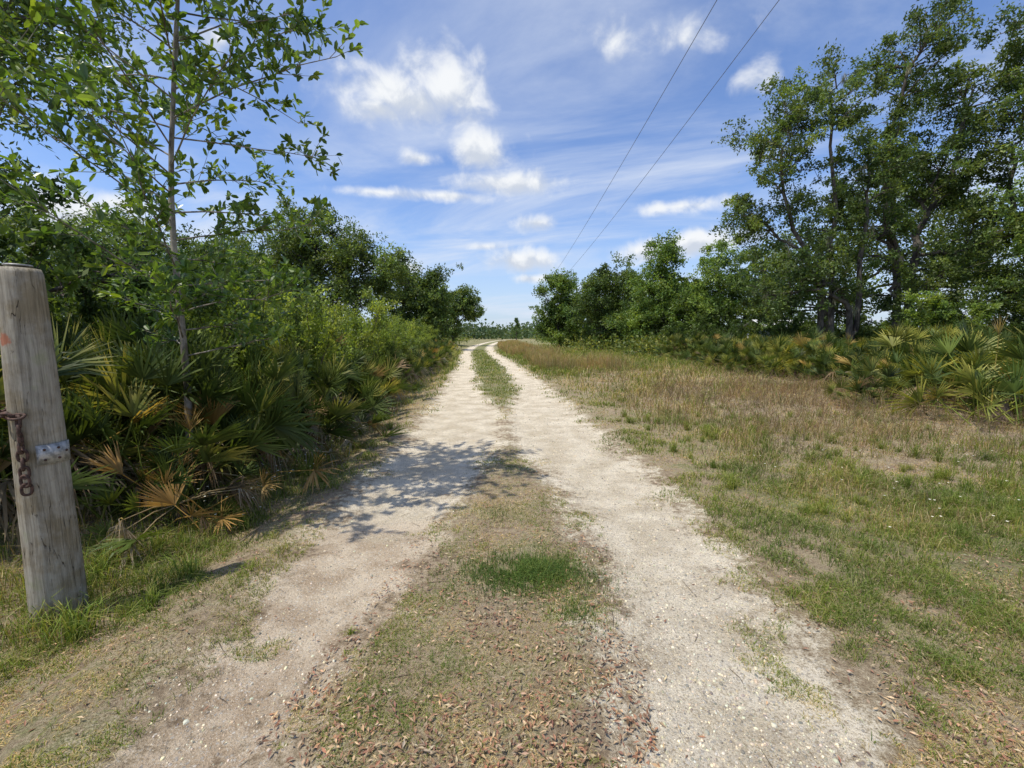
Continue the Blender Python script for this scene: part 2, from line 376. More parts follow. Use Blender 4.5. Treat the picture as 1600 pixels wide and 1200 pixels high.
leafq(A, P, d, nr, rg.uniform(.014, .036, n)*sz, rg.uniform(.006, .0115, n)*sz, pal(n, [(.24, .125, .085), (.31, .18, .12), (.17, .095, .065), (.39, .28, .19), (.26, .135, .095), (.34, .25, .17), (.42, .33, .24)], .3), True)
tag(A.build('fallen_leaves', M_LITTER), 'small brown fallen oak leaves scattered over the track and verges', 'fallen leaves', kind='stuff')
# stones
A = Acc()
x, y = persp_pts(80000, 1.15, 14); g = gravel(x, y); ok = (g+(fbm(x*3, y*3, 71)-.5)*2 > .1) & (rg.random(len(x)) < .3+.55*(x > 0)); x, y = x[ok], y[ok]; n = len(x)
r = np.exp(rg.normal(math.log(.0031), .42, n))*np.maximum(1, y/3)**.5; r = np.minimum(r, .012)
sx, sy, sz = r*rg.uniform(.8, 1.4, n), r*rg.uniform(.7, 1.2, n), r*rg.uniform(.5, .9, n); a = rg.uniform(0, PI, n)
lon = np.array([0, 60, 120, 180, 240, 300])*PI/180
ring0 = np.stack([np.cos(lon), np.sin(lon), -.3+0*lon], 1); ring1 = np.stack([.72*np.cos(lon+.4), .72*np.sin(lon+.4), .62+0*lon], 1)
tpl = np.concatenate([ring0, ring1])
V = tpl[None]*np.stack([sx, sy, sz], 1)[:, None, :]*rg.uniform(.8, 1.2, (n, 12, 1))
ca, sa = np.cos(a)[:, None], np.sin(a)[:, None]
V = np.stack([V[..., 0]*ca-V[..., 1]*sa, V[..., 0]*sa+V[..., 1]*ca, V[..., 2]], -1)+np.stack([x, y, hgt(x, y)+.004+sz*.25], 1)[:, None, :]
F = [(i, (i+1) % 6, 6+(i+1) % 6, 6+i) for i in range(6)]+[(6, 7, 8, 9), (6, 9, 10, 11)]
F = (np.array(F)[None]+12*np.arange(n)[:, None, None]).reshape(-1, 4)
A.add(V.reshape(-1, 3), F, np.repeat(pal(n, [(.5, .45, .37), (.58, .53, .44), (.30, .28, .26), (.42, .36, .29), (.2, .19, .18), (.62, .58, .5)]), 12, 0))
tag(A.build('gravel_stones', M_STONE), 'loose pale and grey gravel stones strewn along both wheel tracks', 'gravel', kind='stuff')
# white wild flowers
A = Acc()
fx = np.concatenate([rg.uniform(-2.8, -2.1, 90), rg.uniform(2.6, 5.5, 50)]); fy = np.concatenate([rg.uniform(3.4, 6.0, 90), rg.uniform(2.8, 5.6, 50)])
n = len(fx); hz = rg.uniform(.10, .28, n)*np.where(fx < 0, 1.2, .7); z0 = hgt(fx, fy)
blades(A, fx, fy, hz, np.full(n, .003), np.full(n, .02), pal(n, GREENS), pal(n, GREENS), z0)
for k in range(n):
    for j in range(5):
        a = j*2*PI/5; d = np.array([[math.cos(a), math.sin(a), .15]])
        leafq(A, np.array([[fx[k], fy[k], z0[k]+hz[k]]]), d, np.array([[0, 0, 1.]]), [.010], [.008], np.array([[.8, .8, .76]]))
tag(A.build('wild_flowers', M_LITTER), 'tiny white wild flowers dotted through the verge grass', 'wild flowers', kind='stuff')
def grass_patch(name, cx, cy, rx, ry, n, h0, h1, cols, label, cat, group=None):
    A = Acc(); x = cx+rg.normal(0, rx*.5, n); y = cy+rg.normal(0, ry*.5, n)
    if n > 100:
        k_ = fbm(x*10, y*10, 95)+.25*fbm(x*30, y*30, 96) > .46+rg.normal(0, .08, n); x, y = x[k_], y[k_]
    n = len(x); z = hgt(x, y)-float(hgt(cx, cy)); r = np.hypot((x-cx)/rx, (y-cy)/ry)
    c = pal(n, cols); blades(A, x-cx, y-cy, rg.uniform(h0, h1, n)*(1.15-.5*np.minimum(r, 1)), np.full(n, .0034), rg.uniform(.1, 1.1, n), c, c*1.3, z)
    o = A.build(name, M_GRASS); o.location = (cx, cy, float(hgt(cx, cy))); return tag(o, label, cat, group)
DK = [(.055, .10, .028), (.08, .13, .038), (.12, .16, .045)]
grass_patch('grass_patch', .12, 2.62, .44, .28, 8500, .025, .085, DK, 'dense dark green grass patch in the middle strip of the track', 'grass')
grass_patch('grass_patch', .36, 2.24, .18, .22, 1200, .015, .05, DK, 'small dark green grass patch on the edge of the right wheel track', 'grass')
grass_patch('grass_sprig', -.83, 2.08, .03, .02, 60, .02, .06, GREENS, 'tiny lone grass sprig in the sandy left wheel track', 'grass')
grass_patch('grass_patch', -.12, 3.6, .5, .4, 2600, .015, .05, DK+STRAW, 'sparse green grass patch near the start of the shaded middle strip', 'grass')
protos = []
for k in range(5):
    A = Acc(); n = 100; r = np.minimum(np.abs(rg.normal(0, .05, n)), .09); a = rg.uniform(0, 2*PI, n); c = pal(n, GREENS+[(.2, .24, .07)])
    blades(A, r*np.cos(a), r*np.sin(a), rg.uniform(.08, .25, n), np.full(n, .005), rg.uniform(.1, 1.2, n), c, c*1.3, np.zeros(n))
    protos.append(A.build('grass_clump', M_GRASS))
spots = []
while len(spots) < 90:
    yy = math.exp(rg.uniform(math.log(2.2), math.log(8))); xx = rg.uniform(2.0, 8)
    if xx < yy*1.3 and float(fbm(xx*1.1, yy*1.1, 77)) > .40: spots.append((xx, yy, .85))
for k in range(34):
    spots.append((rg.uniform(-2.9, -2.0), math.exp(rg.uniform(math.log(2.1), math.log(8))), 1.0))
for k, (xx, yy, s) in enumerate(spots):
    o = protos[k] if k < 5 else link(protos[k % 5].copy())
    o.location = (xx, yy, float(hgt(xx, yy))); o.rotation_euler = (0, 0, rg.uniform(0, 6)); s *= rg.uniform(.5, 1.15); o.scale = (s, s, s)
    if xx > 0: tag(o, 'bright green grass clump on the grassy verge right of the track', 'grass', 'grass clumps on the right verge')
    else: tag(o, 'green grass clump at the foot of the left palmetto bank', 'grass', 'grass clumps on the left verge')

# ------------------------------------------------------------------ palmettos
def frond(acc, base, az, el, pl, R, col, tipc, r, droop=.18, K=26):
    base = np.array(base, float)
    d0 = np.array([math.cos(el)*math.cos(az), math.cos(el)*math.sin(az), math.sin(el)])
    hub = base+d0*pl
    mid = base+d0*pl*.5+np.array([0, 0, .04])
    tube(acc, [base, mid, hub], [.009, .007, .005], 3, (np.array(col)*1.3+np.array([.03, .03, 0])))
    a = norm(d0+np.array([0, 0, .1-.6*droop])); s = np.array([-math.sin(az), math.cos(az), 0]); n = np.cross(a, s); n /= np.linalg.norm(n)
    roll = r.normal(0, .65); s, n = s*math.cos(roll)+n*math.sin(roll), n*math.cos(roll)-s*math.sin(roll)
    span = r.uniform(.8, 1.7); th = np.linspace(-span, span, K)+r.normal(0, .04, K)
    D = a*np.cos(th)[:, None]+s*np.sin(th)[:, None]+n*(.34*np.abs(np.sin(th))+r.normal(0, .12, K))[:, None]; D = norm(D)
    L = R*(1-.22*(th/2.2)**2)*r.uniform(.76, 1.1, K); q = norm(np.cross(n[None], D))
    fr = [.02, .32, .70, 1.0]; wd = np.array([.003, .011, .0072, .001])*R/.45
    pts = []
    for f, w in zip(fr, wd):
        c = hub+D*(L*f)[:, None]; c = c-np.array([0, 0, 1])*(droop*R*f**2.5*r.uniform(.5, 1.5, K))[:, None]
        pts.append((c-q*w+n*w*.6, c+q*w-n*w*.6))
    col = np.array(col); tipc = np.array(tipc); j = r.uniform(.78, 1.22, (K, 1)); cc = [col*j*.85, col*j, (col*.5+tipc*.5)*j, tipc*j]
    for k in range(3):
        Q = np.stack([pts[k][0], pts[k][1], pts[k+1][1], pts[k+1][0]], 1)
        acc.quads(Q, np.stack([cc[k], cc[k], cc[k+1], cc[k+1]], 1))
def palmetto(label, cat='palmetto', n=36, seed=0, style='green', dead=4, group=None):
    r = np.random.default_rng(seed)
    root = empty('saw_palmetto', (0, 0, 0), 0, label, cat, group)
    A = Acc()
    for i in range(n):
        f = (i+.5)/n; el = math.radians(np.interp(f, [0, 1], [86, 22])+r.normal(0, 12)); az = i*2.4+r.normal(0, .5)
        g = np.array([[.055, .083, .022], [.080, .112, .026], [.043, .066, .018]][r.integers(0, 3)])*r.uniform(.7, 1.25)
        tip = g*1.3
        if style == 'yellow':
            g = g*1.5
            if r.random() < .5: g = np.array([.16, .185, .042])*r.uniform(.8, 1.2); tip = np.array([.38, .36, .09])
            if r.random() < .08: g = np.array([.29, .23, .08]); tip = np.array([.46, .32, .13])
        if style == 'orange' and r.random() < .25: g = np.array([.27, .18, .07]); tip = np.array([.40, .24, .10])
        if style == 'green' and r.random() < .13: g = np.array([.12, .15, .04]); tip = np.array([.28, .25, .08])
        if style == 'green' and r.random() < .05: g = np.array([.20, .15, .09]); tip = np.array([.3, .22, .14])
        frond(A, (r.normal(0, .20), r.normal(0, .20), .05), az, el, r.uniform(.3, 1.0), r.uniform(.26, .44), g, tip, r, r.uniform(.0, .2))
    A.build('fronds', M_PALM, root)
    if dead:
        A = Acc()
        for i in range(dead):
            c = np.array([[.30, .26, .21], [.38, .32, .26], [.24, .17, .11]][r.integers(0, 3)])
            if style == 'yellow': c = np.array([[.28, .20, .12], [.22, .16, .10]][r.integers(0, 2)])
            frond(A, (0, 0, .25), r.uniform(0, 2*PI), math.radians(r.uniform(-14, 18)), r.uniform(.4, .8), r.uniform(.22, .40), c*.7, c, r, r.uniform(.5, .9), 16)
        A.build('dead_fronds', M_PALM, root)
    A = Acc(); tube(A, [(0, -.05, -.08), (0, 0, .1), (.02, .02, .24)], [.10, .09, .04], 8, (.1, .07, .05)); A.build('stem', M_STEM, root)
    return root
LG, RG = 'saw palmettos in the left bank', 'saw palmettos in the right band'
PG = [palmetto('x', seed=100+i, style='green', dead=8) for i in range(5)]
PY = [palmetto('x', seed=200+i, style='yellow', dead=3) for i in range(4)]
PO = [palmetto('x', seed=300, style='orange', dead=10), palmetto('x', seed=301, style='orange', dead=11)]
PR = [palmetto('x', seed=330+i, style='green', dead=1) for i in range(2)]
used = set()
def put(protos, k, x, y, s, label, group=None, sz=1.0):
    p = protos[k % len(protos)]
    o = p if p.name not in used else copy_tree(p)
    used.add(p.name)
    o.location = (x, y, float(hgt(x, y))); o.rotation_euler = (random.uniform(-.16, .16), random.uniform(-.16, .16), random.uniform(0, 6.28))
    o.scale = (s*random.uniform(.88, 1.12), s*random.uniform(.88, 1.12), s*sz)
    tag(o, label)
    if group: o['group'] = group
    elif 'group' in o: del o['group']
    return o
random.seed(5)
pl = []
def far_enough(x, y, d): return all((x-a)**2+(y-b)**2 > d*d for a, b in pl)
put(PO, 0, -2.85, 4.75, 1.0, 'saw palmetto with orange dying fronds at the front of the left bank')
put(PG, 0, -3.45, 3.6, 1.25, 'tall green saw palmetto standing just behind the wooden post')
put(PG, 1, -2.8, 6.1, 1.05, 'green saw palmetto spilling towards the track beyond the orange one')
put(PO, 1, -2.75, 3.5, .74, 'low brownish saw palmetto with withered fronds beside the post')
put(PY, 0, 7.9, 6.9, 1.4, 'large yellow tipped saw palmetto nearest on the right')
put(PR, 0, 7.2, 8.6, .8, 'small green saw palmetto in front of the right band')
pl += [(-2.85, 4.75), (-3.45, 3.6), (-2.8, 6.1)]
nlab = len(pl)
yy = 4.1
while yy < 42:
    x = float(xc(yy))-2.85-random.uniform(0, .35)
    if far_enough(x, yy, .45): pl.append((x, yy))
    yy += .6+.04*yy
tries = 0
while len(pl) < 145 and tries < 12000:
    tries += 1
    y = math.exp(random.uniform(math.log(2.9), math.log(20))); t = -random.uniform(3.2, 4.7+y*.08)
    if y < 3.3 and t > -3.7: continue
    if far_enough(t+xc(y), y, .46+.014*y): pl.append((float(t+xc(y)), y))
for k, (x, y) in enumerate(pl[nlab:]):
    q = random.random(); P_ = PG if q < .84 else (PY if q < .89 else PO)
    s = random.uniform(.85, 1.2)*(1 if x-xc(y) < -3.3 else .92)
    if x-xc(y) < -3.6 and y < 6: s = random.uniform(1.1, 1.38)
    put(P_, k, x, y, s, 'saw palmetto in the dense bank left of the track', LG)
pl = [(7.9, 6.9), (7.2, 8.6)]; nl_ = 2
def redge(y): return float(np.interp(y, [6, 8, 11, 16, 30, 60], [8.7, 8.1, 8.8, 8.7, 10.0, 12.5]))
yy = 6.7
while yy < 50:
    for off in (0, .9, 1.8):
        x = redge(yy)+off+random.uniform(-.25, .55)
        if far_enough(x, yy, .5) and x < 1.35*yy+1: pl.append((x, yy+off*.4+random.uniform(-.2, .2)))
    yy += .75+.04*yy
tries = 0
while len(pl) < 142 and tries < 9000:
    tries += 1
    y = math.exp(random.uniform(math.log(6.6), math.log(28))); x = redge(y)+1+random.uniform(0, 1)**1.3*(5+y*.10)
    if x > 1.35*y+1: continue
    if far_enough(x, y, .66+.014*y): pl.append((x, y))
for k, (x, y) in enumerate(pl[nl_:]):
    P_ = PY if random.random() < .68 else PR
    put(P_, k, x, y, random.uniform(.82, 1.25)*(1.15 if y < 14 else 1.05), 'saw palmetto in the band below the trees right of the track', RG)

# ------------------------------------------------------------------ shrubs
def shrub(seed, H=1.7, R=.7, n=4200, cols=((.15, .20, .038), (.21, .26, .055), (.10, .14, .03), (.07, .105, .026)), ls=.06):
    r = np.random.default_rng(seed); root = empty('shrub', (0, 0, 0), 0, 'x', 'shrub')
    S = Acc(); A = Acc(); cols = np.array(cols); ns = 15
    for i in range(ns):
        az = r.uniform(0, 2*PI); top = np.array([R*math.cos(az)*r.uniform(.2, 1), R*math.sin(az)*r.uniform(.2, 1), H*r.uniform(.45, 1.12)])
        mid = top*np.array([.4, .4, .55])+r.normal(0, .04, 3); tube(S, [(0, 0, -.03), mid, top], [.013, .009, .003], 4, (.1, .08, .05))
        for j in range(5):
            f = r.uniform(.25, 1); c0 = (mid*(1-f)+top*f); e = c0+r.normal(0, .13, 3); tube(S, [c0, e], [.004, .002], 3, (.1, .08, .05))
            m = n//(ns*5); u = r.random(m); P = c0+(e-c0)*u[:, None]*1.2+r.normal(0, .05, (m, 3))
            d = norm(r.normal(0, 1, (m, 3))+np.array([0, 0, .7])); nr = norm(r.normal(0, 1, (m, 3))+np.array([0, 0, .8]))
            k = cols[r.integers(0, len(cols))]*r.uniform(.7, 1.3)
            leafq(A, P, d, nr, r.uniform(.7, 1.3, m)*ls, r.uniform(.35, .6, m)*ls, k*r.uniform(.8, 1.25, (m, 1)))
    S.build('stems', M_STEM, root); A.build('foliage', M_SHRUB, root); return root
SB = [shrub(400+i) for i in range(4)]
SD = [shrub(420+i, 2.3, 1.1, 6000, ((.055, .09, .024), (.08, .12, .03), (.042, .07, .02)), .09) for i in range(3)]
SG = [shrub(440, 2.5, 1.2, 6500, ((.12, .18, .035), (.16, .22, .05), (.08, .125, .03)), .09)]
G1 = 'light green shrubs rising out of the left palmetto bank'
put(SB, 0, -4.0, 7.0, 1.22, 'tallest pale green leafy shrub behind the front palmettos on the left')
pts = [(-4.6, 9.2), (-3.8, 10.5), (-5.6, 8.2), (-4.6, 12), (-4.0, 13.5), (-5.5, 14), (-4.7, 16), (-5.0, 18.5), (-6.3, 11), (-4.9, 21), (-5.4, 24), (-5.9, 28), (-6.6, 17), (-6.8, 32), (-7.4, 37), (-3.6, 8.7), (-3.5, 7.7), (-5.2, 10.2), (-4.2, 15), (-3.8, 11.8), (-5, 7.4), (-4.4, 8.2), (-4.2, 9.8), (-4.3, 17.5), (-4.6, 19.8), (-3.3, 6.9), (-3.5, 9.6), (-3.7, 12.8), (-5.2, 26), (-6.2, 34), (-4.3, 6.2)]
for k, (x, y) in enumerate(pts): put(SB, k+1, x, y, random.uniform(.95, 1.25), 'pale green leafy shrub growing among the palmettos left of the track', G1)
G2 = 'dark green shrubs filling under the left trees'
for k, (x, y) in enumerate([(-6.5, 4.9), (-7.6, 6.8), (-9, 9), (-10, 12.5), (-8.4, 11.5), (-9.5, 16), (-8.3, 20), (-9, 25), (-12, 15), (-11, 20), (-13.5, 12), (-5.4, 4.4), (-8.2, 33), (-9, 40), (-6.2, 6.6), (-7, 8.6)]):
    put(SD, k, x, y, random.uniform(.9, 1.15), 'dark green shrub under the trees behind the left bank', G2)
G3 = 'dark green shrubs under the big right oaks'
put(SG, 0, 13.2, 13.6, 1.0, 'bright rounded green shrub in front of the big oak trunks on the right')
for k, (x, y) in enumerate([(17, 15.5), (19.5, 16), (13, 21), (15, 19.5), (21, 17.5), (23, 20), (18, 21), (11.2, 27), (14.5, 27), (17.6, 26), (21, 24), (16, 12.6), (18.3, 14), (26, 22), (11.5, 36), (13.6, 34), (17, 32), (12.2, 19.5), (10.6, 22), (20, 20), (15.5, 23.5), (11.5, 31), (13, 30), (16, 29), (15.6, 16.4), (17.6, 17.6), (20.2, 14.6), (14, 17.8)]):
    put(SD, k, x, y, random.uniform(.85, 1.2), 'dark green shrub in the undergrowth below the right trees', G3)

# ------------------------------------------------------------------ trees
OAK = ((.050, .078, .024), (.075, .11, .032), (.10, .14, .042), (.06, .09, .03))
BRT = ((.085, .13, .035), (.12, .175, .045), (.065, .105, .03))
def tree(name, label, x, y, ells, ncl, nlf, ls, tr, cols, seed, stems=((0, 0),), fork=.28, cr=.7, group=None, moss=0, cat='tree', tight=.25):
    r = np.random.default_rng(seed); z0 = float(hgt(x, y)); root = empty(name, (x, y, z0), 0, label, cat, group)
    cols = np.array(cols); S = Acc(); A = Acc()
    nodes = []; nr_ = []
    H = max(e[2]+e[5] for e in ells)
    per = []; forks = {}
    for i, e in enumerate(ells):
        si = i % len(stems); sx, sy = stems[si]; c = np.array(e[:3], float); zf = H*fork*r.uniform(.8, 1.2)
        p0 = np.array([sx, sy, -.15]); p1 = np.array([sx+c[0]*.06+r.normal(0, .1), sy+c[1]*.06+r.normal(0, .1), zf])
        if si in forks: p1 = forks[si]
        forks[si] = p1
        p3 = c+np.array([0, 0, e[5]*.55]); p2 = p1*.45+c*.55+np.array([r.normal(0, .35), r.normal(0, .3), r.uniform(-.2, .5)])
        key = np.array([p0, p0*.5+p1*.5+np.array([.05, .03, 0])*H/10, p1, p2, c, p3]); u = np.linspace(0, 5, 21)
        P = np.stack([np.interp(u, np.arange(6), key[:, k]) for k in range(3)], 1)
        P[1:-1] = (P[:-2]+P[1:-1]*2+P[2:])/4; P[1:-1] = (P[:-2]+P[1:-1]*2+P[2:])/4
        P[9:] += r.normal(0, .07*H/10, (12, 3))
        rr = tr*np.interp(u, [0, .3, 2, 3.5, 5], [1.45, 1.05, .8, .42, .12])*(1 if i < len(stems) else .8)
        tube(S, P, rr, 8)
        nodes.append(P[7:]); nr_.append(rr[7:])
        per.append((e[3]*e[4]*e[5])**(.62))
    nodes = np.concatenate(nodes); nr_ = np.concatenate(nr_); per = np.array(per)/sum(per)
    for e, w in zip(ells, per):
        for _ in range(max(3, int(ncl*w))):
            d = norm(r.normal(0, 1, 3)); p = np.array(e[:3])+d*np.array(e[3:6])*r.uniform(.05, 1)**.42*r.choice([1, 1, 1, 1.2])
            if p[2] < .6: p[2] = .6+r.random()*.8
            dist = np.linalg.norm(nodes-p, axis=1)+2.0*np.maximum(0, nodes[:, 2]-p[2]+.2); j = int(np.argmin(dist)); q = nodes[j]
            m = (p+q)/2+r.normal(0, .12, 3)*cr+np.array([0, 0, .1]); rb = min(nr_[j]*.6, .02+.012*np.linalg.norm(p-q))
            tube(S, [q, m, p], [rb, rb*.7, rb*.25], 4)
            cs = cr*r.uniform(.5, 1.3); k = cols[r.integers(0, len(cols))]*r.uniform(.7, 1.35)
            ntw = 6
            for _t in range(ntw):
                o = p+r.normal(0, .55, 3)*cs*np.array([1, 1, .85]); n = nlf//ntw
                if _t < 4: tube(S, [p, o], [rb*.3, rb*.12], 3)
                P = o+r.normal(0, tight, (n, 3))*cs*np.array([1, 1, .8])
                dd = norm(r.normal(0, 1, (n, 3))); nn = norm(r.normal(0, 1, (n, 3))+np.array([0, 0, .7]))
                leafq(A, P, dd, nn, ls*r.uniform(.7, 1.35, n), ls*r.uniform(.35, .6, n), k*r.uniform(.75, 1.3, (n, 1))*r.uniform(.92, 1.08, (n, 3)))
    S.build('trunk', M_BARK, root, True); A.build('crown', M_LEAF, root)
    for _ in range(moss):
        Mo = Acc(); q = nodes[r.integers(0, len(nodes))]+r.normal(0, .1, 3); n = 45; L = r.uniform(.4, 1.0)
        P = q+r.normal(0, .05, (n, 3)); P[:, 2] -= r.uniform(0, L*.7, n)
        d = np.array([0, 0, -1])+r.normal(0, .12, (n, 3)); leafq(Mo, P, d, r.normal(0, 1, (n, 3)), r.uniform(.2, .4, n), np.full(n, .022), pal(n, [(.2, .2, .16), (.25, .24, .19)]))
        Mo.build('hanging_moss', M_LEAF, root)
    return root
# big oaks on the right
tree('oak_tree', 'tall sparse oak with several slender trunks, leftmost of the big right oaks', 12.6, 17.2,
     [(-2.6, -.3, 8.4, 1.5, 1.4, 1.8), (-.7, 0, 10.2, 1.6, 1.4, 1.6), (-2.9, .5, 5.8, 1.4, 1.4, 1.4), (1.1, .3, 7.8, 1.3, 1.4, 1.3), (-1.2, -.6, 3.8, 1.6, 1.2, 1.2), (-.3, 0, 6.3, 1.0, 1.1, 1.0), (-2.8, 0, 3.0, 1.2, 1, 1.0)],
     158, 260, .118, .12, OAK, 1, stems=((-.5, 0), (.1, .2), (.5, -.2), (.9, .2)), moss=12, cr=.46, tight=.225)
tree('oak_tree', 'tallest oak on the right with a narrow top rising to the picture edge', 16.0, 18.0,
     [(-.2, 0, 12.5, 1.5, 1.5, 1.8), (1.9, .2, 10.8, 1.7, 1.6, 1.6), (-1.0, 0, 9.2, 1.3, 1.4, 1.4), (.9, 0, 7.7, 1.8, 1.7, 1.4), (-1.6, -.3, 5.4, 1.4, 1.4, 1.4), (1.9, -.5, 5.0, 1.8, 1.6, 1.6), (.2, -.6, 2.8, 2.1, 1.2, 1.3)],
     192, 270, .123, .15, OAK, 2, stems=((-.3, 0), (.3, .2)), moss=12, cr=.48, tight=.225)
tree('oak_tree', 'broad dark oak filling the upper right corner', 20.6, 17.2,
     [(-.9, 0, 12.6, 2.3, 1.9, 2.1), (1.7, 0, 10.5, 2.5, 2.1, 2.1), (-1.9, -.3, 8.9, 2.0, 1.7, 1.7), (-.2, -.8, 6.0, 2.5, 1.8, 1.8), (2.4, -.5, 6.8, 2.4, 1.8, 2.0), (-.5, -.6, 3.2, 2.6, 1.4, 1.5), (2, -.4, 3.4, 2, 1.4, 1.5)],
     255, 280, .132, .18, OAK, 3, moss=14, cr=.56, tight=.24)
tree('oak_tree', 'leaning mossy oak with a long low limb at the right edge', 18.2, 13.4,
     [(-.8, 0, 7.0, 1.7, 1.4, 1.2), (.9, .2, 5.4, 1.7, 1.4, 1.4), (-2.5, 0, 5.2, 1.2, 1.0, .9), (.8, -.3, 8.8, 1.5, 1.3, 1.3), (-.2, .4, 3.2, 1.7, 1.2, 1.2)],
     145, 280, .11, .15, BRT, 4, moss=14, cr=.46, tight=.235)
tree('oak_tree', 'shaded oak standing behind the big right oaks', 17.6, 24.5,
     [(-1.4, 0, 5.8, 2.8, 2, 2.1), (3.0, 0, 8.0, 2.8, 2, 2.8), (.4, 0, 3.6, 4.0, 2, 2.2), (6.2, 0, 7.0, 3.2, 2, 3.2), (8, 0, 4, 3.4, 2, 2.6)], 160, 230, .2, .14, OAK, 5, cr=.82)
# smaller trees to the right of the track
tree('oak_tree', 'round topped bright green tree left of the big right oaks', 16.4, 33, [(-1.2, 0, 6.2, 2.2, 2, 2.0), (1.5, 0, 5.7, 2.3, 2, 2.1), (0, 0, 3.6, 3.2, 2, 2.2), (3, 0, 3.4, 2.2, 2, 2.0), (-2.8, 0, 3.2, 2, 2, 2.0)], 180, 230, .19, .11, BRT, 11, stems=((0, 0), (1, .3)), cr=.68)
tree('oak_tree', 'upright green tree with a pointed crown, second from the big right oaks', 12.2, 35.5, [(0, 0, 7.1, 1.6, 1.7, 1.8), (-1, 0, 4.9, 2.0, 1.8, 2), (1.2, 0, 4.0, 2.2, 1.8, 2.2), (-1.4, 0, 2.4, 2.2, 2, 1.6)], 135, 220, .2, .10, BRT, 12, cr=.68)
tree('oak_tree', 'dark tree with an uneven crown between two greener ones right of the track', 9.6, 41, [(0, 0, 6.6, 1.9, 1.8, 1.8), (-1.7, 0, 4.8, 2.0, 1.8, 1.9), (1.8, 0, 4.6, 2.1, 1.8, 2.0), (-.5, 0, 2.6, 3.2, 2, 1.7)], 140, 220, .23, .11, OAK, 13, cr=.72)
tree('oak_tree', 'compact dark tree nearest the vanishing point on the right of the track', 5.6, 52, [(-.4, 0, 6.3, 1.9, 1.8, 2.2), (.6, 0, 7.2, 1.3, 1.2, 1.4), (1.1, 0, 4.2, 2, 1.8, 2.3), (-1.4, 0, 3.2, 1.8, 1.8, 2.0), (1, 0, 2, 2.8, 2, 1.4)], 135, 200, .26, .11, BRT, 14, cr=.76)
tree('oak_tree', 'low tree filling the gap right of the compact dark tree', 10.5, 58, [(0, 0, 5.0, 3.0, 2, 2.2), (3, 0, 4.6, 3.0, 2, 2.2), (-1, 0, 2.6, 4, 2, 1.9), (5, 0, 3.0, 3, 2, 2.0)], 110, 180, .33, .14, BRT, 15, cr=.95)
tree('oak_tree', 'low tree filling the gap below the pointed green tree', 18.5, 50, [(0, 0, 5.6, 3.2, 2, 2.4), (4, 0, 5.2, 3.2, 2, 2.4), (-3, 0, 4.0, 3, 2, 2.2), (1, 0, 2.6, 5, 2, 1.9)], 125, 180, .32, .14, BRT, 16, cr=.95)
# left trees
tree('oak_tree', 'broad rounded oak with the highest crown on the left behind the shrubs', -14.2, 30, [(-2.5, 0, 6.4, 3.6, 3, 2.8), (1.2, 0, 7.2, 3.2, 3, 2.6), (4.2, 0, 5.6, 2.9, 2.6, 2.6), (-5, 0, 5, 3, 2.6, 2.6), (0, -1, 3.4, 5.4, 2.4, 2.4)],
     320, 250, .2, .2, OAK, 21, cr=.85)
tree('oak_tree', 'dark round oak between the broad oak and the end of the left tree line', -9.8, 46, [(-1.4, 0, 6, 2.8, 2.4, 2.4), (1.3, 0, 5.4, 2.6, 2.4, 2.5), (0, 0, 3.0, 3.8, 2, 2.3)], 150, 220, .27, .15, OAK, 22, cr=.85)
tree('oak_tree', 'dark oak at the end of the left tree line leaning over the track', -8.9, 66, [(-2.2, 0, 5.6, 2.6, 2.4, 2.3), (1.0, 0, 6.0, 2.4, 2.4, 2.2), (3.0, 0, 5.2, 1.8, 2, 1.5), (-1, 0, 3.0, 3.2, 2, 2.2)], 125, 200, .33, .15, OAK, 23, cr=.9)
tree('oak_tree', 'hazy oak seen through the young tree on the far left', -21.5, 24, [(-2.5, 0, 6.4, 3, 2.6, 2.3), (1.6, 0, 5.6, 2.6, 2.4, 2.2), (4, 0, 4.4, 2.4, 2.2, 1.8), (-.5, 0, 3.4, 4, 2.2, 2.2)], 150, 220, .19, .17, OAK, 24, cr=.85)
tree('oak_tree', 'dark leafy oak leaning in at the left picture edge above the post', -7.6, 5.4, [(1.2, 0, 4.5, 1.0, 1.0, .8), (1.1, -.3, 3.3, .9, .9, .6), (1.4, .6, 5.9, 1.1, 1.0, .8), (1.9, 1.1, 2.3, 1.1, .9, .55)],
     85, 230, .08, .09, ((.042, .07, .02), (.056, .092, .026), (.08, .12, .033)), 25, cr=.34)
tree('oak_tree', 'low bushy tree behind the left palmettos below the hazy oak', -11.8, 13.5, [(0, 0, 3.2, 2.2, 1.8, 1.4), (2.2, 0, 2.8, 1.6, 1.4, 1.2), (-2.6, 0, 3.0, 2, 1.6, 1.4), (3.8, 0, 2.2, 1.5, 1.3, 1.2)], 110, 250, .11, .09, ((.05, .082, .023), (.072, .112, .028)), 26, cr=.6)
def pine(x, y, H, label):
    root = empty('pine_tree', (x, y, float(hgt(x, y))), 0, label, 'tree'); r = np.random.default_rng(5)
    S = Acc(); A = Acc(); tube(S, [(0, 0, -.1), (.05, 0, H*.5), (0, 0, H)], [.12, .08, .02], 6)
    for i in range(46):
        f = r.uniform(.15, 1); L = (1.05-f)*H*.34; az = r.uniform(0, 2*PI); q = np.array([0, 0, H*f]); e = q+np.array([L*math.cos(az), L*math.sin(az), .12*L]); tube(S, [q, e], [.025, .01], 3)
        n = 60; P = q+(e-q)*r.uniform(.25, 1, (n, 1))+r.normal(0, .1, (n, 3)); leafq(A, P, r.normal(0, 1, (n, 3))+np.array([0, 0, .6]), r.normal(0, 1, (n, 3)), np.full(n, .3), np.full(n, .07), pal(n, [(.05, .085, .03), (.07, .11, .035)]))
    S.build('trunk', M_BARK, root); A.build('crown', M_LEAF, root)
pine(.9, 92, 5.2, 'small distant pine just right of the end of the track')
A = Acc()
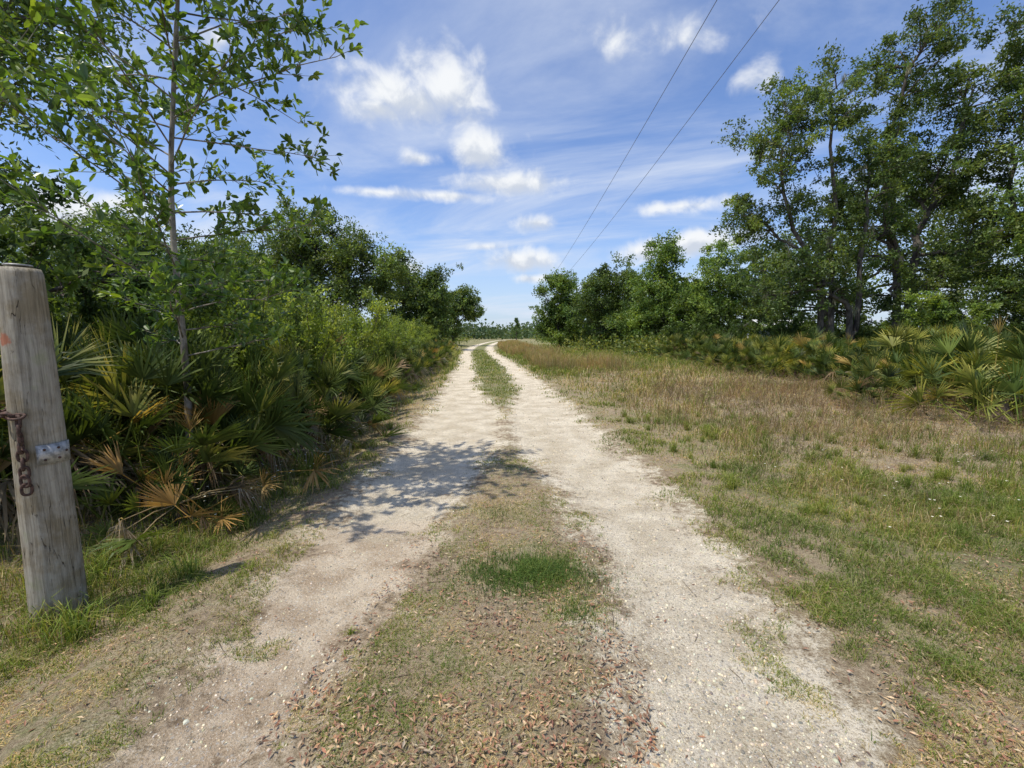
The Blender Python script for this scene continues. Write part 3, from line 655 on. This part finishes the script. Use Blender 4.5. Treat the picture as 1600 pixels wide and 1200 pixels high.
for k in range(620):
    x = rg.uniform(-420, 420) if k > 90 else rg.uniform(-60, 60); y = rg.uniform(170, 330); Hh = rg.uniform(4, 9)
    n = 110; P = np.array([x, y, 0])+np.stack([rg.normal(0, 3.6, n), rg.normal(0, 2, n), np.abs(rg.normal(.5, .3, n))*Hh], 1); P[:, 2] = np.clip(P[:, 2], 0.2, Hh)
    leafq(A, P, rg.normal(0, 1, (n, 3)), rg.normal(0, 1, (n, 3)), rg.uniform(.9, 1.9, n), rg.uniform(.7, 1.4, n), pal(1, [(.045, .07, .035), (.06, .09, .045)])*rg.uniform(.8, 1.2, (n, 1)))
tag(A.build('distant_wood', M_LEAF), 'low hazy line of woodland on the far horizon', 'wood', kind='stuff')

# ------------------------------------------------------------------ young tree in the left foreground
def young_tree():
    r = np.random.default_rng(77); bx_, by_ = -3.10, 4.0; z0 = float(hgt(bx_, by_))
    root = empty('young_tree', (bx_, by_, z0), 0, 'slender young tree with glossy green leaves in the left foreground behind the post', 'tree')
    S = Acc(); A = Acc(); G = np.array([(.075, .13, .028), (.11, .18, .038), (.06, .108, .026), (.155, .23, .05), (.095, .155, .032)])
    zz = np.linspace(-.1, 5.9, 16); P = np.stack([.035*np.sin(zz*1.7)+.055*zz, .03*np.cos(zz*1.3), zz], 1); rr = np.interp(zz, [0, 1, 3, 5.9], [.036, .029, .020, .006]); tube(S, P, rr, 10)
    st2z = np.linspace(0, 2.4, 7); P2 = np.array([.15, 0, 3.3])+np.stack([.14*st2z+.03*st2z**2, -.05*st2z, st2z], 1); tube(S, P2, np.linspace(.015, .006, 7), 7)
    zs = np.concatenate([np.linspace(1.3, 5.8, 58)])
    def spray(q, d, n):
        L = r.uniform(.18, .34); d = norm(d); e = q+d*L+np.array([0, 0, r.uniform(-.03, .05)]); tube(S, [q, (q+e)/2+r.normal(0, .01, 3), e], [.003, .0022, .0012], 4)
        u = np.concatenate([r.uniform(.15, 1, n-4), np.full(4, 1.)])[:, None]; Pp = q+(e-q)*u+r.normal(0, .006, (n, 3))
        dd = norm(d*.8+r.normal(0, .75, (n, 3))+np.array([0, 0, .2])); nn = norm(np.array([0, 0, 1.])+r.normal(0, .6, (n, 3)))
        c = G[r.integers(0, len(G), n)]*r.uniform(.8, 1.2, (n, 1))
        if r.random() < .16: c = c*np.array([1.6, 1.35, .9])
        leaf_oval(A, Pp, dd, nn, r.uniform(.062, .106, n), r.uniform(.026, .042, n), c)
    for i, z in enumerate(zs):
        q = np.array([np.interp(z, P[:, 2], P[:, 0]), np.interp(z, P[:, 2], P[:, 1]), z]); az = i*2.399+r.normal(0, .3)
        L = np.interp(z, [1.2, 1.8, 3.2, 4.4, 5.9], [.8, 1.3, 1.65, 1.2, .5])*r.uniform(.6, 1.12); el = math.radians(r.uniform(6, 34))
        d = np.array([math.cos(az)*math.cos(el), math.sin(az)*math.cos(el), math.sin(el)]); u = np.linspace(0, 1, 6)[:, None]
        B_ = q+d*L*u+np.array([0, 0, -.16*L])*u**2*r.uniform(-.6, 1.2)+r.normal(0, .012, (6, 3))*u; tube(S, B_, np.linspace(.008, .003, 6), 5)
        for k in range(int(5+8.5*L)):
            f = r.uniform(.12, 1.0) if k else 1.0; b = np.array([np.interp(f, u[:, 0], B_[:, c]) for c in range(3)]); spray(b, d+r.normal(0, .7, 3)*np.array([1, 1, .6])+np.array([0, 0, .2]), r.integers(9, 15))
    for k in range(22):
        f = r.uniform(.1, 1); b = np.array([np.interp(f, np.linspace(0, 1, 7), P2[:, c]) for c in range(3)]); spray(b, r.normal(0, 1, 3)+np.array([0.3, 0, .3]), 12)
    S.build('trunk', M_BARK2, root, True); A.build('crown', M_NEAR, root)
young_tree()

# ------------------------------------------------------------------ wooden gate post, chain
def post_material():
    m, T = newmat('weathered_post')
    tc = T.N('ShaderNodeTexCoord'); mp = T.N('ShaderNodeMapping'); T.L(tc.outputs['Object'], mp.inputs[0]); mp.inputs['Scale'].default_value = (1, 1, .05)
    O = tc.outputs['Object']
    n = T.noise(mp.outputs[0], 80, 8, .75, .3); nb = T.noise(O, 5, 6, .65); mp2 = T.N('ShaderNodeMapping'); T.L(O, mp2.inputs[0]); mp2.inputs['Scale'].default_value = (1, 1, .07)
    crk = T.noise(mp2.outputs[0], 22, 3, .5, .6)
    c = T.mix(T.ss(n, .26, .68), (.17, .148, .112), (.41, .37, .29)); c = T.mix(T.ss(nb, .42, .62), c, T.mix(1.0, c, (.74, .67, .54), 'MULTIPLY'))
    c = T.mix(T.ss(nb, .44, .30), c, T.mix(1.0, c, (.87, .94, .78), 'MULTIPLY'))
    line = T.M('MULTIPLY', T.ss(T.M('ABSOLUTE', T.M('SUBTRACT', crk, .5)), .008, .0), T.ss(nb, .44, .54)); c = T.mix(T.M('MULTIPLY', line, .85), c, (.04, .03, .022))
    d = T.VM('LENGTH', T.VM('SUBTRACT', O, (-.02, -.09, 1.56))); red = T.ss(T.M('ADD', d, T.M('MULTIPLY', T.M('SUBTRACT', T.noise(O, 45, 4), .5), .05)), .042, .022)
    c = T.mix(T.M('MULTIPLY', red, .75), c, (.36, .10, .04))
    p = T.N('ShaderNodeBsdfPrincipled'); T.L(c, p.inputs['Base Color']); p.inputs['Roughness'].default_value = .85; p.inputs['Specular IOR Level'].default_value = .2
    b = T.N('ShaderNodeBump'); b.inputs['Distance'].default_value = .006; T.L(T.M('SUBTRACT', n, line), b.inputs['Height']); T.L(b.outputs[0], p.inputs['Normal'])
    finish(T, p.outputs[0]); return m
PX, PY_ = -2.55, 2.30; pz = float(hgt(PX, PY_))
post = empty('gate_post', (PX, PY_, pz), 0, 'weathered round grey wooden post at the left edge, beside the track', 'post')
A = Acc(); n = 60; zs_ = np.concatenate([np.linspace(-.2, 1.90, 60), [1.925, 1.933]]); V = []
def prad(z): return .113-.022*z/1.9
for z in zs_:
    a = np.arange(n)*2*PI/n; R = prad(z)+.004*np.sin(a*2+z*1.1)+.006*(vn(a*2.6, z*3, 4)-.5)+.004*(vn(a*8, z*.8, 9)-.5)
    zz_ = 0*a+z
    if 1.88 < z < 1.92: zz_ = zz_+.010*(vn(a*4, 0*a, 2)-.5)
    if z > 1.92: R = R-.008
    if z > 1.93: R = R*0.02
    V.append(np.stack([R*np.cos(a), R*np.sin(a), zz_], 1))
F = [(i*n+j, i*n+(j+1) % n, (i+1)*n+(j+1) % n, (i+1)*n+j) for i in range(len(zs_)-1) for j in range(n)]
A.add(np.concatenate(V), F); A.build('post_body', post_material(), post, True)
M_ZINC = simple('galvanised_metal', (.24, .24, .23), (.48, .47, .45), 40, .6, .5, .0008)
M_RUST = simple('rusted_iron', (.040, .024, .017), (.115, .06, .042), 70, .85, .1, .0015)
cam_az = math.atan2(-PY_, -PX)
def plate(a0, a1, z0, z1, r0, r1, m, name, parent):
    A = Acc(); N_ = 14; V = []
    for R in (r0, r1):
        for z in (z0, z1):
            for a in np.linspace(a0, a1, N_): V.append((R*math.cos(a), R*math.sin(a), z))
    F = []
    for j in range(N_-1):
        q = lambda s, j_: s*N_+j_
        F += [(q(2, j), q(2, j+1), q(3, j+1), q(3, j)), (q(0, j), q(1, j), q(1, j+1), q(0, j+1)), (q(1, j), q(3, j), q(3, j+1), q(1, j+1)), (q(0, j), q(0, j+1), q(2, j+1), q(2, j))]
    F += [(0, 2*N_, 3*N_, N_), (N_-1, 2*N_-1, 4*N_-1, 3*N_-1)]
    A.add(V, F); return A.build(name, m, parent)
pr = prad(.95)+.006
strap = plate(cam_az-.15, cam_az+1.35, .905, 1.01, pr, pr+.005, M_ZINC, 'metal_plate', post)
for da, dz in ((.12, .985), (.12, .930), (.62, .985), (.62, .930), (1.0, .96)):
    A = Acc(); a = cam_az+da; d = np.array([math.cos(a), math.sin(a), 0]); tube(A, [d*(pr+.004)+(0, 0, dz), d*(pr+.010)+(0, 0, dz), d*(pr+.0105)+(0, 0, dz)], [.0065, .006, .0005], 10); A.build('bolt', M_RUST, strap)
A = Acc(); N_ = 20; aa = np.arange(N_)*2*PI/N_
V = np.concatenate([np.stack([R*np.cos(aa), R*np.sin(aa), 0*aa+z], 1) for z, R in [(1.938, .001), (1.938, .055), (1.945, .054), (1.947, .001)]])
A.add(V, [(i*N_+j, i*N_+(j+1) % N_, (i+1)*N_+(j+1) % N_, (i+1)*N_+j) for i in range(3) for j in range(N_)]); A.build('top_plate', M_ZINC, post)
# chain
chain = empty('chain', (PX, PY_, pz), 0, 'rusty brown chain looped round and hanging down the wooden post', 'chain')
def link_mesh():
    A = Acc(); u = np.linspace(0, 2*PI, 21)[:-1]; P = np.stack([.0185*np.sign(np.sin(u))*np.abs(np.sin(u))**.8, 0*u, .030*np.sign(np.cos(u))*np.abs(np.cos(u))**.75], 1)
    tube(A, P, .0070, 7, closed=True); return A.build('link', M_RUST, chain, True)
l0 = link_mesh(); first = True
def put_link(p, axis, twist):
    global first
    o = l0 if first else link(l0.copy(), chain)
    first = False; q = Vector(axis).to_track_quat('Z', 'Y'); o.rotation_mode = 'QUATERNION'
    o.rotation_quaternion = q @ Quaternion((0, 0, 1), twist); o.location = p
ca = cam_az-.55
c0 = np.array([math.cos(ca), math.sin(ca), 0]); rc = prad(1.0)+.018
for k in range(9):
    z = 1.145-k*.0445; off = rc+.003+.004*(k % 2); put_link(tuple(c0*off+np.array([0, 0, z])), (0.05*math.sin(k*1.7), 0.04*math.cos(k*2.1), 1), (k % 2)*PI/2+.9+ca)
for k in range(8):
    a = ca-.04-k*.37; d = np.array([math.cos(a), math.sin(a), 0]); put_link(tuple(d*(rc+.001)+np.array([0, 0, 1.17+.004*k])), (-math.sin(a), math.cos(a), .03), (k % 2)*PI/2+.6)

# ------------------------------------------------------------------ overhead wires on a pole hidden in the far trees
M_WIRE = simple('wire', (.09, .09, .10), (.13, .13, .14), 5, .6)
for xa, sl, lab in ((4.25, .018, 'left one of the two thin overhead power lines crossing the sky'), (5.55, .0225, 'right one of the two thin overhead power lines crossing the sky')):
    A = Acc(); u = np.linspace(0, 1, 50); y = -9+u*63; x = xa+sl*y; z = 9.15-.5*4*u*(1-u)
    tube(A, np.stack([x, y, z], 1), .0064+.0056*u, 5); tag(A.build('power_line', M_WIRE), lab, 'power line')
up = empty('utility_pole', (6.0, 54.1, float(hgt(6, 54.1))), 0, 'wooden utility pole carrying the power lines, hidden in the far right tree', 'utility pole')
A = Acc(); tube(A, [(0, 0, -.3), (0, 0, 4.5), (0, 0, 8.95)], [.15, .12, .09], 10); A.build('pole', M_BARK, up)
A = Acc(); box(A, -.95, .95, -.05, .05, 8.72, 8.84); A.build('crossarm', M_BARK, up)

# ------------------------------------------------------------------ distant shed
def shed(x, y, w, d, h, label):
    root = empty('shed', (x, y, float(hgt(x, y))), .2, label, 'shed')
    A = Acc(); box(A, -w/2, w/2, -d/2, d/2, -.1, h); A.build('wall', simple('shed_wall', (.5, .5, .48), (.62, .62, .6), 2), root)
    A = Acc(); e = .3; A.add([(-w/2-e, -d/2-e, h), (w/2+e, -d/2-e, h), (w/2+e, 0, h+.7), (-w/2-e, 0, h+.7), (w/2+e, d/2+e, h), (-w/2-e, d/2+e, h)], [(0, 1, 2, 3), (3, 2, 4, 5)]); A.build('roof', simple('shed_roof', (.7, .7, .7), (.82, .82, .82), 3, .5), root)
    for sx in (-w*.25, w*.25):
        A = Acc(); box(A, sx-.5, sx+.5, -d/2-.03, -d/2-.003, .9, 1.5); A.build('window', simple('shed_window', (.05, .06, .07), (.09, .1, .11), 2, .2), root)
shed(17.2, 28.5, 3.2, 2.2, 1.75, 'low white shed glimpsed behind the trunks of the right trees')

# ------------------------------------------------------------------ world
w = bpy.data.worlds.new('World'); bpy.context.scene.world = w; w.use_nodes = True; T = NT(w.node_tree)
sky = T.N('ShaderNodeTexSky', sky_type='NISHITA'); sky.sun_disc = False; sky.sun_elevation = SUN_EL
sdx, sdy = -SUN_DIR[0], -SUN_DIR[1]; sky.sun_rotation = math.atan2(sdx, sdy); sky.air_density = 1.0; sky.dust_density = .9; sky.ozone_density = 2.5
tc = T.N('ShaderNodeTexCoord'); D = T.VM('NORMALIZE', tc.outputs['Generated'])
def p2d(px, py):
    a = (px-800)/680; b = (py-600)/680; v = np.array([a, .994-b*.110, -b*.994-.110]); return v/np.linalg.norm(v), np.linalg.norm(v)
blobs = [(640, 158, 114, 40, 1), (700, 134, 68, 44, 1), (595, 170, 58, 24, .95), (752, 232, 50, 32, .94), (790, 286, 90, 18, .97), (655, 247, 44, 15, .7), (838, 349, 32, 14, .95), (815, 407, 50, 18, 1), (1010, 392, 62, 18, .93), (1105, 378, 60, 18, .95), (830, 435, 34, 9, .85),
         (1180, 122, 96, 46, .34), (640, 420, 26, 12, .9), (70, 320, 170, 50, .85), (340, 60, 36, 20, .7), (190, 318, 70, 26, .85), (960, 62, 130, 64, .32), (1070, 55, 170, 66, .30), (690, 305, 110, 11, .76), (590, 300, 80, 10, .6), (760, 385, 44, 9, .55), (1060, 322, 150, 17, .5)]
nz = T.noise(D, 15, 8, .55, .3); nzc = T.M('MULTIPLY', T.M('SUBTRACT', nz, .5), 1.9)
best = None; sh = None
for px, py, hw, hh, wt in blobs:
    c, L = p2d(px, py); r_ = np.array([c[1], -c[0], 0]); r_ /= np.linalg.norm(r_); up_ = np.cross(r_, c)
    k = L**1.3; ww_, hh_ = hw/680/k*1.3, hh/680/k*1.3
    u = T.VM('DOT_PRODUCT', D, tuple(r_/ww_)); v = T.VM('DOT_PRODUCT', D, tuple(up_/hh_)); q = T.M('MULTIPLY', T.M('SUBTRACT', 1.0, T.VM('DOT_PRODUCT', D, tuple(c))), 8.0)
    cb = T.N('ShaderNodeCombineXYZ'); T.L(u, cb.inputs[0]); T.L(v, cb.inputs[1]); T.L(q, cb.inputs[2])
    f = T.M('SUBTRACT', float(wt), T.VM('LENGTH', cb.outputs[0]))
    s_ = T.M('MULTIPLY', T.M('MAXIMUM', f, 0.0), v)
    best = f if best is None else T.M('MAXIMUM', best, f); sh = s_ if sh is None else T.M('ADD', sh, s_)
best = T.M('MAXIMUM', best, -1.0)
dens = T.M('MULTIPLY', T.ss(T.M('ADD', best, nzc), -.14, .80), .97)
sunv = np.array([sdx*math.cos(SUN_EL), sdy*math.cos(SUN_EL), math.sin(SUN_EL)])
nz2 = T.noise(T.VM('ADD', D, tuple(sunv*.025)), 15, 5, .55, .3)
shade = T.M('ADD', T.M('MULTIPLY', T.M('SUBTRACT', nz, nz2), 2.2), T.M('MULTIPLY', sh, 1.2))
ccol = T.mix(T.ss(shade, -.35, .3), (4.6, 5.0, 5.7), (6.8, 6.95, 7.1))
sp = T.N('ShaderNodeSeparateXYZ'); T.L(D, sp.inputs[0]); zc = T.M('ADD', T.M('MAXIMUM', sp.outputs[2], 0.0), .10)
cx = T.M('DIVIDE', sp.outputs[0], zc); cy = T.M('DIVIDE', sp.outputs[1], zc)
cb = T.N('ShaderNodeCombineXYZ'); T.L(T.M('MULTIPLY', cx, .5), cb.inputs[0]); T.L(T.M('ADD', T.M('MULTIPLY', cy, .95), T.M('MULTIPLY', cx, .3)), cb.inputs[1])
ci = T.noise(cb.outputs[0], 1.25, 9, .60, .5); ci2 = T.noise(cb.outputs[0], .55, 3)
cir = T.M('MULTIPLY', T.M('MULTIPLY', T.ss(ci, .38, .72), T.M('ADD', T.M('MULTIPLY', T.ss(ci2, .34, .56), .7), .3)), .88)
haze = T.M('MULTIPLY', T.ss(sp.outputs[2], .30, 0.0), .6)
skyc = T.mix(1.0, sky.outputs[0], (1.02, 1.12, 1.36), 'MULTIPLY')
col = T.mix(haze, skyc, (4.2, 5.1, 6.4)); col = T.mix(cir, col, (5.4, 5.9, 6.8)); col = T.mix(dens, col, ccol)
bg = T.N('ShaderNodeBackground'); T.L(col, bg.inputs[0]); bg.inputs[1].default_value = .138
o = T.N('ShaderNodeOutputWorld'); T.L(bg.outputs[0], o.inputs[0])
sun = bpy.data.lights.new('sun', 'SUN'); sun.energy = 4.7; sun.angle = math.radians(.55); sun.color = (1, .945, .835)
so = bpy.data.objects.new('sun', sun); link(so); so.rotation_euler = Vector(sunv).to_track_quat('Z', 'Y').to_euler()
cam = bpy.data.cameras.new('camera'); cam.sensor_width = 36; cam.lens = 15.3; cam.clip_end = 5000; cam.clip_start = .05
co = bpy.data.objects.new('camera', cam); link(co); co.location = (0, 0, 1.5); co.rotation_euler = (math.radians(90-6.3), 0, 0)
sc = bpy.context.scene; sc.camera = co
sc.view_settings.view_transform = 'Standard'; sc.view_settings.look = 'None'; sc.view_settings.exposure = 0
